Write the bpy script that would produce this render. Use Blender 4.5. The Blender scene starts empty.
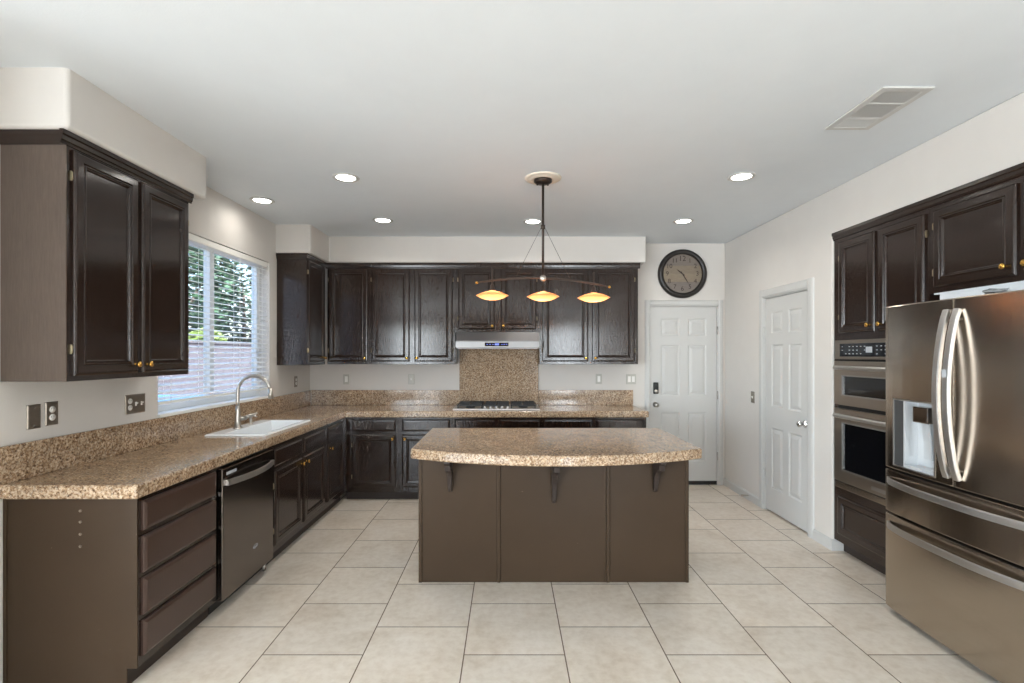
import bpy, bmesh, math, random
from mathutils import Vector, Matrix

# ---------------------------------------------------------------- camera, world, sun, exposure
SC = bpy.context.scene
COL = SC.collection
cam_data = bpy.data.cameras.new('camera')
cam = bpy.data.objects.new('camera', cam_data)
COL.objects.link(cam)
cam.location = (0, 0, 1.5)
cam.rotation_euler = (math.radians(90), 0, 0)
cam_data.sensor_width = 36
cam_data.lens = 495 / 1024 * 36
cam_data.shift_x = 4 / 1024
cam_data.shift_y = 12.5 / 1024
cam_data.clip_start = 0.05
cam_data.clip_end = 200
SC.camera = cam

world = bpy.data.worlds.new('world')
SC.world = world
world.use_nodes = True
wn = world.node_tree
wn.nodes.clear()
wo = wn.nodes.new('ShaderNodeOutputWorld')
wb = wn.nodes.new('ShaderNodeBackground')
wsky = wn.nodes.new('ShaderNodeTexSky')
wsky.sky_type = 'NISHITA'
wsky.sun_disc = False
wsky.sun_elevation = math.radians(48)
wsky.sun_rotation = math.radians(70)
wsky.air_density = 1.0
wsky.dust_density = 2.5
wn.links.new(wsky.outputs[0], wb.inputs[0])
wb.inputs[1].default_value = 0.55
wn.links.new(wb.outputs[0], wo.inputs[0])

sun_d = bpy.data.lights.new('sun', 'SUN')
sun_d.energy = 14
sun_d.angle = math.radians(1)
sun_d.color = (.93, .97, 1)
sun = bpy.data.objects.new('sun', sun_d)
COL.objects.link(sun)
sun.location = (8, 6, 12)
sun.rotation_euler = Vector((0.3, -0.86, 0.42)).to_track_quat('Z', 'Y').to_euler()


def area(name, loc, to, sx, sy, power, color=(1, 1, 1)):
    d = bpy.data.lights.new(name, 'AREA')
    d.shape = 'RECTANGLE'
    d.size = sx
    d.size_y = sy
    d.energy = power
    d.color = color
    o = bpy.data.objects.new(name, d)
    COL.objects.link(o)
    o.location = loc
    o.rotation_euler = (Vector(loc) - Vector(to)).to_track_quat('Z', 'Y').to_euler()
    return o


# area lamps added in the family room openings, tilted up to brighten the ceiling
area('rear_daylight_fill', (-3.9, -4.9, 1.3), (-2.2, 2, 3.0), 3.2, 2.1, 165, (.85, .93, 1))
area('rear_daylight_fill', (1.8, -4.9, 1.3), (1.4, 2, 3.0), .9, 2.1, 75, (.85, .93, 1))
area('side_daylight_fill', (-5.8, -2.8, 1.3), (0, 1.5, 2.2), 2.0, 2.0, 150, (.82, .92, 1))

SC.view_settings.view_transform = 'Standard'
SC.view_settings.look = 'None'
SC.view_settings.gamma = 1
SC.view_settings.use_curve_mapping = False
SC.view_settings.exposure = 1.08
SC.cycles.max_bounces = 10
SC.cycles.diffuse_bounces = 5
SC.cycles.glossy_bounces = 4
SC.cycles.caustics_reflective = False
SC.cycles.caustics_refractive = False
SC.cycles.sample_clamp_indirect = 6
SC.cycles.use_denoising = True

# ---------------------------------------------------------------- materials


def srgb(r, g, b):
    f = lambda c: ((c / 255 + .055) / 1.055) ** 2.4 if c / 255 > .04045 else c / 255 / 12.92
    return (f(r), f(g), f(b), 1)


class NT:
    def __init__(s, name):
        s.m = bpy.data.materials.new(name)
        s.m.use_nodes = True
        s.t = s.m.node_tree
        s.b = s.t.nodes['Principled BSDF']
        s.tc = None

    def n(s, typ, **kw):
        x = s.t.nodes.new('ShaderNode' + typ)
        for k, v in kw.items():
            if hasattr(x, k):
                setattr(x, k, v)
        return x

    def l(s, a, b):
        s.t.links.new(a, b)

    def coord(s, scale=(1, 1, 1), loc=(0, 0, 0)):
        if s.tc is None:
            s.tc = s.n('TexCoord')
        mp = s.n('Mapping')
        mp.inputs['Scale'].default_value = scale
        mp.inputs['Location'].default_value = loc
        s.l(s.tc.outputs['Object'], mp.inputs[0])
        return mp.outputs[0]

    def noise(s, scale, detail=3, rough=.55, mscale=(1, 1, 1), dist=0):
        x = s.n('TexNoise')
        x.inputs['Scale'].default_value = scale
        x.inputs['Detail'].default_value = detail
        x.inputs['Roughness'].default_value = rough
        x.inputs['Distortion'].default_value = dist
        s.l(s.coord(mscale), x.inputs['Vector'])
        return x.outputs['Fac']

    def ramp(s, fac, stops, interp='LINEAR'):
        r = s.n('ValToRGB')
        r.color_ramp.interpolation = interp
        e = r.color_ramp.elements
        while len(e) < len(stops):
            e.new(.5)
        for k, (p, c) in enumerate(stops):
            e[k].position = p
            e[k].color = c
        s.l(fac, r.inputs[0])
        return r.outputs[0]

    def mix(s, fac, a, b, mode='MIX'):
        m = s.n('MixRGB', blend_type=mode)
        for v, i in ((fac, 0), (a, 1), (b, 2)):
            if hasattr(v, 'is_output'):
                s.l(v, m.inputs[i])
            else:
                m.inputs[i].default_value = v
        return m.outputs[0]

    def bump(s, h, strength, dist=.01):
        b = s.n('Bump')
        b.inputs['Strength'].default_value = strength
        b.inputs['Distance'].default_value = dist
        s.l(h, b.inputs['Height'])
        s.l(b.outputs[0], s.b.inputs['Normal'])

    def set(s, **kw):
        for k, v in kw.items():
            i = s.b.inputs[k.replace('_', ' ')]
            if hasattr(v, 'is_output'):
                s.l(v, i)
            else:
                i.default_value = v
        return s


def plain(name, col, rough=.5, metal=0, vary=.06, vscale=6, bump=0, bscale=60, **kw):
    t = NT(name)
    f = t.noise(vscale, 3)
    c0 = tuple(max(0, c * (1 - vary)) for c in col[:3]) + (1,)
    c1 = tuple(min(1, c * (1 + vary)) for c in col[:3]) + (1,)
    t.set(Base_Color=t.ramp(f, [(.3, c0), (.7, c1)]), Roughness=rough, Metallic=metal, **kw)
    if bump:
        t.bump(t.noise(bscale, 3), bump, .004)
    return t.m


def wood_paint(name, col, rough=.26, grain=.25, spec=.5):
    t = NT(name)
    g = t.noise(26, 5, .65, (9, 9, .55), .4)
    v = t.noise(2.2, 3)
    c = t.mix(t.ramp(g, [(.35, (.82, .82, .82, 1)), (.65, (1.1, 1.1, 1.1, 1))]), col, col, 'MIX')
    base = t.mix(1, t.ramp(g, [(.3, tuple(x * .86 for x in col[:3]) + (1,)), (.7, tuple(x * 1.1 for x in col[:3]) + (1,))]),
                 t.ramp(v, [(.3, (.92, .92, .92, 1)), (.7, (1.06, 1.06, 1.06, 1))]), 'MULTIPLY')
    t.set(Base_Color=base, Roughness=t.ramp(v, [(.2, (rough * .85,) * 3 + (1,)), (.8, (rough * 1.2,) * 3 + (1,))]))
    t.b.inputs['Specular IOR Level'].default_value = spec
    t.bump(g, grain, .002)
    t.set(Coat_Weight=.2, Coat_Roughness=.1)
    return t.m


def scuffed(name, col, rough=.4):
    t = NT(name)
    v = t.noise(2.0, 4)
    sp = t.noise(42, 2, .6)
    sm = t.noise(3.5, 2)
    spots = t.mix(1, t.ramp(sp, [(.76, (0, 0, 0, 1)), (.785, (1, 1, 1, 1))]), t.ramp(sm, [(.5, (0, 0, 0, 1)), (.62, (1, 1, 1, 1))]), 'MULTIPLY')
    base = t.ramp(v, [(.3, tuple(x * .9 for x in col[:3]) + (1,)), (.7, tuple(x * 1.1 for x in col[:3]) + (1,))])
    t.set(Base_Color=t.mix(spots, base, srgb(165, 150, 130)), Roughness=rough)
    t.bump(t.noise(30, 3, .6, (4, 4, .5)), .12, .002)
    t.b.inputs['Specular IOR Level'].default_value = .16
    return t.m


def granite(name):
    t = NT(name)
    n1 = t.noise(78, 4, .7)
    n2 = t.noise(150, 2, .6)
    n3 = t.noise(11, 3, .6, (1, 1, 1), .6)
    vo = t.n('TexVoronoi')
    vo.inputs['Scale'].default_value = 125
    t.l(t.coord(), vo.inputs['Vector'])
    c1 = t.ramp(n1, [(.38, srgb(58, 42, 32)), (.455, srgb(136, 108, 82)), (.54, srgb(180, 153, 124)), (.66, srgb(218, 200, 176))])
    c2 = t.ramp(vo.outputs['Color'], [(.15, srgb(88, 64, 48)), (.45, srgb(170, 140, 108)), (.85, srgb(224, 208, 186))])
    c = t.mix(.42, c1, c2)
    c = t.mix(1, c, t.ramp(n3, [(.35, (.78, .76, .74, 1)), (.65, (1.08, 1.06, 1.04, 1))]), 'MULTIPLY')
    c = t.mix(t.ramp(n2, [(.64, (0, 0, 0, 1)), (.7, (1, 1, 1, 1))]), c, srgb(52, 38, 30))
    t.set(Base_Color=c, Roughness=.12)
    t.b.inputs['Specular IOR Level'].default_value = .5
    return t.m


def steel(name, col, rough=.24, axis=(1, 1, 60), aniso=.0):
    t = NT(name)
    g = t.noise(14, 3, .6, axis)
    v = t.noise(1.5, 2)
    t.set(Base_Color=t.mix(1, t.ramp(g, [(.3, tuple(x * .93 for x in col[:3]) + (1,)), (.7, tuple(min(1, x * 1.05) for x in col[:3]) + (1,))]),
                           t.ramp(v, [(.3, (.95, .95, .95, 1)), (.7, (1.03, 1.03, 1.03, 1))]), 'MULTIPLY'),
          Metallic=1, Roughness=t.ramp(v, [(.3, (rough * .85,) * 3 + (1,)), (.7, (rough * 1.15,) * 3 + (1,))]))
    t.bump(g, .03, .001)
    return t.m


def emit(name, col, strength):
    t = NT(name)
    t.set(Base_Color=col, Roughness=.5)
    t.b.inputs['Emission Color'].default_value = col
    t.b.inputs['Emission Strength'].default_value = strength
    return t.m


def tile_floor():
    t = NT('floor_tile')
    geo = t.n('NewGeometry')
    sep = t.n('SeparateXYZ')
    t.l(geo.outputs['Position'], sep.inputs[0])
    sub1 = t.n('Math', operation='SUBTRACT')
    sub1.inputs[1].default_value = 2.973 + .2525 - .505 * 20
    t.l(sep.outputs[1], sub1.inputs[0])
    sub2 = t.n('Math', operation='SUBTRACT')
    sub2.inputs[1].default_value = -.22 - .503 * 20
    t.l(sep.outputs[0], sub2.inputs[0])
    com = t.n('CombineXYZ')
    t.l(sub1.outputs[0], com.inputs[0])
    t.l(sub2.outputs[0], com.inputs[1])
    br = t.n('TexBrick')
    br.offset = .5
    br.offset_frequency = 2
    br.squash = 1
    br.inputs['Scale'].default_value = 1
    br.inputs['Brick Width'].default_value = .505
    br.inputs['Row Height'].default_value = .503
    br.inputs['Mortar Size'].default_value = .0032
    br.inputs['Mortar Smooth'].default_value = .1
    br.inputs['Color1'].default_value = (.93, .93, .93, 1)
    br.inputs['Color2'].default_value = (1.04, 1.03, 1.02, 1)
    t.l(com.outputs[0], br.inputs['Vector'])
    n1 = t.noise(3.2, 5, .62, (1, 1, 1), .5)
    n2 = t.noise(22, 4, .6)
    c = t.ramp(n1, [(.3, srgb(208, 195, 178)), (.5, srgb(226, 216, 202)), (.7, srgb(235, 227, 216))])
    c = t.mix(.35, c, t.ramp(n2, [(.35, srgb(190, 172, 150)), (.6, srgb(222, 211, 197))]))
    c = t.mix(1, c, br.outputs['Color'], 'MULTIPLY')
    c = t.mix(br.outputs['Fac'], c, srgb(108, 92, 76))
    t.set(Base_Color=c, Roughness=t.ramp(br.outputs['Fac'], [(0, (.3, .3, .3, 1)), (1, (.85, .85, .85, 1))]))
    inv = t.n('Invert')
    t.l(br.outputs['Fac'], inv.inputs[1])
    t.bump(inv.outputs[0], .35, .003)
    return t.m


def block_wall():
    t = NT('garden_block')
    br = t.n('TexBrick')
    br.inputs['Scale'].default_value = 1
    br.inputs['Brick Width'].default_value = .4
    br.inputs['Row Height'].default_value = .2
    br.inputs['Mortar Size'].default_value = .008
    br.inputs['Color1'].default_value = srgb(84, 78, 82)
    br.inputs['Color2'].default_value = srgb(76, 71, 76)
    br.inputs['Mortar'].default_value = srgb(68, 58, 60)
    geo = t.n('NewGeometry')
    sep = t.n('SeparateXYZ')
    com = t.n('CombineXYZ')
    t.l(geo.outputs['Position'], sep.inputs[0])
    t.l(sep.outputs[1], com.inputs[0])
    t.l(sep.outputs[2], com.inputs[1])
    t.l(com.outputs[0], br.inputs['Vector'])
    t.set(Base_Color=br.outputs['Color'], Roughness=.9)
    return t.m


def glass_mat(name, tint=(1, 1, 1, 1)):
    t = NT(name)
    t.set(Base_Color=tint, Roughness=0.0)
    tr = t.n('BsdfTransparent')
    gl = t.n('BsdfGlossy')
    gl.inputs['Roughness'].default_value = .02
    mx = t.n('MixShader')
    fr = t.n('Math', operation='MULTIPLY')
    lw = t.n('LayerWeight')
    lw.inputs[0].default_value = .2
    fr.inputs[1].default_value = .35
    t.l(lw.outputs['Facing'], fr.inputs[0])
    tr.inputs[0].default_value = tint
    out = [x for x in t.t.nodes if x.type == 'OUTPUT_MATERIAL'][0]
    t.l(fr.outputs[0], mx.inputs[0])
    t.l(tr.outputs[0], mx.inputs[1])
    t.l(gl.outputs[0], mx.inputs[2])
    t.l(mx.outputs[0], out.inputs[0])
    return t.m


def shade_glass():
    t = NT('amber_frosted_glass')
    tl = t.n('BsdfTranslucent')
    tl.inputs[0].default_value = (.95, .5, .26, 1)
    df = t.n('BsdfDiffuse')
    df.inputs[0].default_value = (.85, .5, .28, 1)
    gl = t.n('BsdfGlossy')
    gl.inputs['Roughness'].default_value = .15
    n = t.noise(9, 3)
    m1 = t.n('MixShader')
    t.l(t.ramp(n, [(.3, (.2, .2, .2, 1)), (.7, (.32, .32, .32, 1))]), m1.inputs[0])
    t.l(tl.outputs[0], m1.inputs[1])
    t.l(df.outputs[0], m1.inputs[2])
    m2 = t.n('MixShader')
    m2.inputs[0].default_value = .06
    t.l(m1.outputs[0], m2.inputs[1])
    t.l(gl.outputs[0], m2.inputs[2])
    out = [x for x in t.t.nodes if x.type == 'OUTPUT_MATERIAL'][0]
    t.l(m2.outputs[0], out.inputs[0])
    return t.m


M = {}
M['wall'] = plain('wall_paint', srgb(211, 206, 200), .75, vary=.012, bump=.12, bscale=160)
M['wallrear'] = plain('darkened_rear_wall', srgb(132, 116, 100), .8, vary=.02)  # unseen rear wall, toned dark so reflections in the cabinets stay dark
M['ceiling'] = plain('ceiling_paint', srgb(220, 225, 229), .85, vary=.01, bump=.12, bscale=120)
M['white'] = plain('white_trim_paint', srgb(198, 197, 194), .45, vary=.01)
M['vinyl'] = plain('white_vinyl', srgb(242, 240, 234), .35, vary=.01)
M['floor'] = tile_floor()
M['brown'] = wood_paint('espresso_paint', srgb(41, 29, 23), .11, .3, .42)
M['drawer'] = wood_paint('brown_drawer_paint', srgb(66, 48, 40), .3, .12)
M['panelb'] = scuffed('brown_panel_paint', srgb(62, 49, 37), .36)
M['toe'] = plain('dark_toe_kick', srgb(48, 38, 33), .5)
M['granite'] = granite('brown_granite')
M['steel'] = steel('warm_stainless', srgb(186, 174, 160), .22)
M['steel_h'] = steel('brushed_handle_steel', srgb(196, 192, 188), .4)
M['steel_d'] = steel('dark_stainless', srgb(150, 138, 126), .18)
M['steel_dw'] = steel('grey_stainless', srgb(128, 121, 116), .2)
M['oven'] = steel('oven_stainless', srgb(178, 167, 155), .34)
M['hoodlight'] = steel('hood_front_steel', srgb(142, 142, 142), .42)
M['hood'] = steel('hood_dark_steel', srgb(120, 118, 118), .32)
M['nickel'] = steel('satin_nickel', srgb(186, 181, 174), .34, (1, 1, 8))
M['chrome'] = steel('chrome', srgb(215, 215, 215), .08, (1, 1, 2))
M['brass'] = plain('brass', srgb(214, 168, 84), .25, 1)
M['bronze'] = plain('dark_bronze', srgb(66, 56, 50), .38, .7)
M['blackglass'] = plain('black_glass', srgb(9, 10, 13), .06)
M['black'] = plain('black_plastic', srgb(18, 18, 18), .45)
M['iron'] = plain('cast_iron', srgb(28, 28, 29), .5, bump=.1)
M['porcelain'] = plain('white_porcelain', srgb(240, 243, 244), .12, vary=.01)
M['plateg'] = steel('metal_wall_plate', srgb(150, 142, 132), .35, (1, 1, 4))
M['platew'] = plain('pale_wall_plate', srgb(186, 183, 174), .35, vary=.02)
M['socket'] = plain('white_socket', srgb(235, 233, 228), .3, vary=.01)
M['gap'] = plain('shadow_black', srgb(10, 9, 9), .7)
M['grey'] = plain('dispenser_grey', srgb(70, 70, 70), .2)
M['dispw'] = plain('dispenser_silver', srgb(205, 208, 210), .3, .25)
M['raw'] = plain('pale_cabinet_underside', srgb(236, 240, 242), .5)
M['ledwhite'] = emit('lit_lens', (1, .97, .9, 1), 9)
M['display'] = emit('blue_display', (.16, .22, .8, 1), .3)
M['legend'] = plain('panel_legend', srgb(175, 178, 182), .5)
M['clockface'] = None
M['glass'] = glass_mat('window_glass', (.93, .97, 1, 1))
M['shade'] = shade_glass()
M['bulb'] = emit('warm_bulb', (1, .72, .4, 1), 14)
M['block'] = block_wall()
M['leaf'] = plain('leaf_green', srgb(50, 72, 48), .6, vary=.45, vscale=1.5)
M['leafl'] = plain('leaf_yellow_green', srgb(118, 132, 70), .6, vary=.35, vscale=2)
M['bark'] = plain('bark', srgb(90, 74, 62), .9)
M['ground'] = plain('patio_concrete', srgb(130, 124, 120), .9)
M['spa'] = plain('blue_vinyl_cover', srgb(66, 108, 140), .5)
M['spaside'] = plain('blue_grey_cabinet', srgb(110, 126, 138), .6)
M['medal'] = plain('cream_plaster', srgb(222, 214, 200), .55, vary=.02)
M['plastic'] = plain('crumpled_clear_plastic', srgb(170, 172, 172), .15, .2)


def clock_face_mat():
    t = NT('clock_face_planks')
    sep = t.n('SeparateXYZ')
    tc = t.n('TexCoord')
    t.l(tc.outputs['Object'], sep.inputs[0])
    mr = t.n('MapRange')
    mr.inputs[1].default_value = -.25
    mr.inputs[2].default_value = .25
    t.l(sep.outputs[2], mr.inputs[0])
    c = t.ramp(mr.outputs[0], [(0, srgb(128, 118, 110)), (.31, srgb(118, 108, 102)), (.315, srgb(136, 122, 104)),
                               (.5, srgb(140, 127, 108)), (.505, srgb(130, 117, 101)), (.68, srgb(136, 123, 105)),
                               (.685, srgb(122, 112, 104)), (1, srgb(128, 116, 106))], 'LINEAR')
    g = t.noise(20, 4, .6, (1, 1, 8))
    c = t.mix(1, c, t.ramp(g, [(.3, (.85, .84, .82, 1)), (.7, (1.08, 1.08, 1.08, 1))]), 'MULTIPLY')
    t.set(Base_Color=c, Roughness=.5)
    return t.m


M['clockface'] = clock_face_mat()

# ---------------------------------------------------------------- mesh helpers
ROOT = {}


class B:
    """collects shapes in world coordinates; put() links them as one mesh object"""

    def __init__(s):
        s.bm = bmesh.new()

    def face(s, pts):
        return s.bm.faces.new([s.bm.verts.new(p) for p in pts])

    def box(s, x0, x1, y0, y1, z0, z1, bev=0):
        b = s.bm if not bev else bmesh.new()
        vs = [b.verts.new((x, y, z)) for x in (x0, x1) for y in (y0, y1) for z in (z0, z1)]
        for f in ((0, 1, 3, 2), (4, 6, 7, 5), (0, 4, 5, 1), (2, 3, 7, 6), (0, 2, 6, 4), (1, 5, 7, 3)):
            b.faces.new([vs[i] for i in f])
        if bev:
            bmesh.ops.bevel(b, geom=list(b.edges), offset=bev, segments=2, affect='EDGES', profile=.6)
            s.merge(b)
        return s

    def merge(s, b, mat=None):
        mp = {}
        for v in b.verts:
            mp[v] = s.bm.verts.new(mat @ v.co if mat else v.co)
        for f in b.faces:
            try:
                nf = s.bm.faces.new([mp[v] for v in f.verts])
                nf.smooth = f.smooth
            except ValueError:
                pass
        b.free()

    def lathe(s, prof, origin, axis=(0, 0, 1), seg=24, smooth=True):
        """prof: (radius, height along axis)"""
        A = Vector(axis).normalized()
        q = A.to_track_quat('Z', 'Y')
        o = Vector(origin)
        rings = []
        for r, h in prof:
            if r < 1e-6:
                rings.append([s.bm.verts.new(o + A * h)])
            else:
                rings.append([s.bm.verts.new(o + q @ Vector((r * math.cos(2 * math.pi * k / seg), r * math.sin(2 * math.pi * k / seg), h))) for k in range(seg)])
        for a, b in zip(rings, rings[1:]):
            for k in range(seg):
                k2 = (k + 1) % seg
                if len(a) == 1 and len(b) == 1:
                    continue
                if len(a) == 1:
                    f = s.bm.faces.new([a[0], b[k2], b[k]])
                elif len(b) == 1:
                    f = s.bm.faces.new([a[k], a[k2], b[0]])
                else:
                    f = s.bm.faces.new([a[k], a[k2], b[k2], b[k]])
                f.smooth = smooth
        for rg in (rings[0], rings[-1]):
            if len(rg) > 1:
                try:
                    s.bm.faces.new(rg)
                except ValueError:
                    pass
        return s

    def cyl(s, p0, p1, r, seg=16, r1=None):
        d = Vector(p1) - Vector(p0)
        return s.lathe([(r, 0), (r if r1 is None else r1, d.length)], p0, d, seg)

    def tube(s, pts, r, seg=12, flat=1.0, up=(0, 0, 1)):
        """r: number or list; flat squeezes the section along the 'up' direction"""
        pts = [Vector(p) for p in pts]
        n = len(pts)
        rings = []
        for i, p in enumerate(pts):
            t = (pts[min(i + 1, n - 1)] - pts[max(i - 1, 0)]).normalized()
            u = Vector(up)
            side = t.cross(u)
            if side.length < 1e-4:
                side = t.cross(Vector((1, 0, 0)))
            side.normalize()
            u2 = side.cross(t).normalized()
            rr = r[i] if isinstance(r, (list, tuple)) else r
            rings.append([s.bm.verts.new(p + side * math.cos(2 * math.pi * k / seg) * rr + u2 * math.sin(2 * math.pi * k / seg) * rr * flat) for k in range(seg)])
        for a, b in zip(rings, rings[1:]):
            for k in range(seg):
                f = s.bm.faces.new([a[k], a[(k + 1) % seg], b[(k + 1) % seg], b[k]])
                f.smooth = True
        s.bm.faces.new(rings[0])
        s.bm.faces.new(rings[-1])
        return s

    def ribbon(s, pts, w, t, wdir):
        """rectangular bar along pts; w = size along wdir, t = thickness across"""
        pts = [Vector(p) for p in pts]
        W = Vector(wdir).normalized()
        n = len(pts)
        rings = []
        for i, p in enumerate(pts):
            d = (pts[min(i + 1, n - 1)] - pts[max(i - 1, 0)]).normalized()
            N = d.cross(W).normalized()
            rings.append([s.bm.verts.new(p + W * a * w / 2 + N * b * t / 2) for a, b in ((-1, -1), (1, -1), (1, 1), (-1, 1))])
        for a, b in zip(rings, rings[1:]):
            for k in range(4):
                s.bm.faces.new([a[k], a[(k + 1) % 4], b[(k + 1) % 4], b[k]])
        s.bm.faces.new(rings[0])
        s.bm.faces.new(rings[-1])
        return s

    def prism(s, poly, fn, a, b):
        """poly of 2-D points; fn(p, h) -> 3-D"""
        r0 = [s.bm.verts.new(fn(p, a)) for p in poly]
        r1 = [s.bm.verts.new(fn(p, b)) for p in poly]
        n = len(poly)
        for k in range(n):
            s.bm.faces.new([r0[k], r0[(k + 1) % n], r1[(k + 1) % n], r1[k]])
        s.bm.faces.new(r0)
        s.bm.faces.new(r1)
        return s

    def plate(s, fn, us, vs, keep, w0, w1):
        """grid plate with holes. fn(u,v,w)->3-D; w1 may be a function of (u,v)"""
        W1 = w1 if callable(w1) else (lambda u, v: w1)
        W0 = w0 if callable(w0) else (lambda u, v: w0)
        F, K = {}, {}

        def vf(i, j):
            if (i, j) not in F:
                F[i, j] = s.bm.verts.new(fn(us[i], vs[j], W1(us[i], vs[j])))
            return F[i, j]

        def vb(i, j):
            if (i, j) not in K:
                K[i, j] = s.bm.verts.new(fn(us[i], vs[j], W0(us[i], vs[j])))
            return K[i, j]
        nu, nv = len(us) - 1, len(vs) - 1
        kp = lambda i, j: 0 <= i < nu and 0 <= j < nv and keep((us[i] + us[i + 1]) / 2, (vs[j] + vs[j + 1]) / 2)
        for i in range(nu):
            for j in range(nv):
                if not kp(i, j):
                    continue
                s.bm.faces.new([vf(i, j), vf(i + 1, j), vf(i + 1, j + 1), vf(i, j + 1)])
                s.bm.faces.new([vb(i, j), vb(i, j + 1), vb(i + 1, j + 1), vb(i + 1, j)])
                for (a, b, di, dj) in (((i, j), (i + 1, j), 0, -1), ((i + 1, j), (i + 1, j + 1), 1, 0),
                                       ((i + 1, j + 1), (i, j + 1), 0, 1), ((i, j + 1), (i, j), -1, 0)):
                    if not kp(i + di, j + dj):
                        s.bm.faces.new([vf(*a), vf(*b), vb(*b), vb(*a)])
        return s

    def rings(s, fn, u0, u1, v0, v1, prof, cap=True):
        """nested rectangles: prof = (inset, w) from the outside inwards"""
        prev = None
        for ins, w in prof:
            r = [s.bm.verts.new(fn(u, v, w)) for u, v in ((u0 + ins, v0 + ins), (u1 - ins, v0 + ins), (u1 - ins, v1 - ins), (u0 + ins, v1 - ins))]
            if prev:
                for k in range(4):
                    s.bm.faces.new([prev[k], prev[(k + 1) % 4], r[(k + 1) % 4], r[k]])
            prev = r
        if cap:
            s.bm.faces.new(prev)
        return s

    def put(s, name, mat, parent=None, bevel=0, bseg=2, angle=35, weld=False):
        if weld:
            bmesh.ops.remove_doubles(s.bm, verts=list(s.bm.verts), dist=1e-5)
        bmesh.ops.recalc_face_normals(s.bm, faces=list(s.bm.faces))
        root = ROOT.get(parent.name) if parent is not None else None
        if root is not None:
            bmesh.ops.translate(s.bm, verts=list(s.bm.verts), vec=-root)
        me = bpy.data.meshes.new(name)
        s.bm.to_mesh(me)
        s.bm.free()
        me.materials.append(M[mat] if isinstance(mat, str) else mat)
        o = bpy.data.objects.new(name, me)
        COL.objects.link(o)
        if parent is not None:
            o.parent = parent
            ROOT[o.name] = root
        if bevel:
            md = o.modifiers.new('bevel', 'BEVEL')
            md.width = bevel
            md.segments = bseg
            md.limit_method = 'ANGLE'
            md.angle_limit = math.radians(angle)
        return o


def tag(o, label, cat, group=None):
    o['label'] = label
    o['category'] = cat
    if group:
        o['group'] = group
    return o


def thing(name, loc, label, cat, group=None):
    o = bpy.data.objects.new(name, None)
    o.empty_display_size = .1
    COL.objects.link(o)
    o.location = loc
    ROOT[o.name] = Vector(loc)
    return tag(o, label, cat, group)


def struct(b, name, mat, bevel=0, **kw):
    o = b.put(name, mat, bevel=bevel, **kw)
    o['kind'] = 'structure'
    return o


def centre(o):
    """move the origin of a top-level mesh to its base"""
    me = o.data
    xs = [v.co for v in me.vertices]
    c = Vector(((min(v.x for v in xs) + max(v.x for v in xs)) / 2, (min(v.y for v in xs) + max(v.y for v in xs)) / 2, min(v.z for v in xs)))
    me.transform(Matrix.Translation(-c))
    o.location = c
    return o


def dup(root, loc, label, group=None):
    r = root.copy()
    COL.objects.link(r)
    r.location = loc
    r['label'] = label
    if group:
        r['group'] = group
    for ch in list(root.children):
        c = ch.copy()
        COL.objects.link(c)
        c.parent = r
        for g in list(ch.children):
            d = g.copy()
            COL.objects.link(d)
            d.parent = c
    return r


XL, YB, XR, ZC = -2.27, 5.668, 2.48, 2.765
left = lambda u, v, w: (XL + w, u, v)        # u = depth, v = height, w = distance from the wall
back = lambda u, v, w: (u, YB - w, v)
right = lambda u, v, w: (XR - w, u, v)
NRM = {left: (1, 0, 0), back: (0, -1, 0), right: (-1, 0, 0)}


def pbox(b, P, u0, u1, v0, v1, w0, w1, bev=0):
    a, c = P(u0, v0, w0), P(u1, v1, w1)
    lo = [min(a[i], c[i]) for i in range(3)]
    hi = [max(a[i], c[i]) for i in range(3)]
    return b.box(lo[0], hi[0], lo[1], hi[1], lo[2], hi[2], bev)


# ---------------------------------------------------------------- room shell
LSH = [(-6.2, -5.2), (3.6, -5.2), (3.6, 5.9), (-2.44, 5.9), (-2.44, 1.5), (-6.2, 1.5)]
b = B()
b.prism(LSH, lambda p, h: (p[0], p[1], h), -.12, 0)
struct(b, 'floor', 'floor')
b = B()
b.prism(LSH, lambda p, h: (p[0], p[1], h), ZC, ZC + .25)
struct(b, 'ceiling', 'ceiling')

WY0, WY1, WZ0, WZ1 = 3.21, 4.71, 1.10, 2.37
b = B()
b.plate(left, [1.35, WY0, WY1, YB + .2], [0, WZ0, WZ1, ZC], lambda u, v: not (WY0 < u < WY1 and WZ0 < v < WZ1), -.16, 0)
struct(b, 'wall_left', 'wall')
DX0, DX1, DZ = 1.625, 2.405, 2.055
b = B()
b.plate(back, [-2.43, DX0, DX1, 3.2], [0, DZ, ZC], lambda u, v: not (DX0 < u < DX1 and v < DZ), -.14, 0)
struct(b, 'wall_back', 'wall')
PY0, PY1, PZ = 4.08, 4.80, 2.045
AY0, AY1, AZ = 1.93, 3.785, 2.41
b = B()
b.plate(right, [-5.0, AY0, AY1, PY0, PY1, YB], [0, PZ, AZ, ZC],
        lambda u, v: not (PY0 < u < PY1 and v < PZ) and not (AY0 < u < AY1 and v < AZ), -.12, 0)
struct(b, 'wall_right', 'wall', bevel=.012, bseg=3)
b = B()
b.box(2.595, 3.28, AY1, AY1 + .1, 0, AZ)
b.box(2.595, 3.28, AY0 - .1, AY0, 0, AZ)
b.box(3.18, 3.28, AY0, AY1, 0, AZ)
b.box(2.595, 3.28, AY0 - .1, AY1 + .1, AZ, AZ + .1)
struct(b, 'wall_alcove', 'wall')
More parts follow.
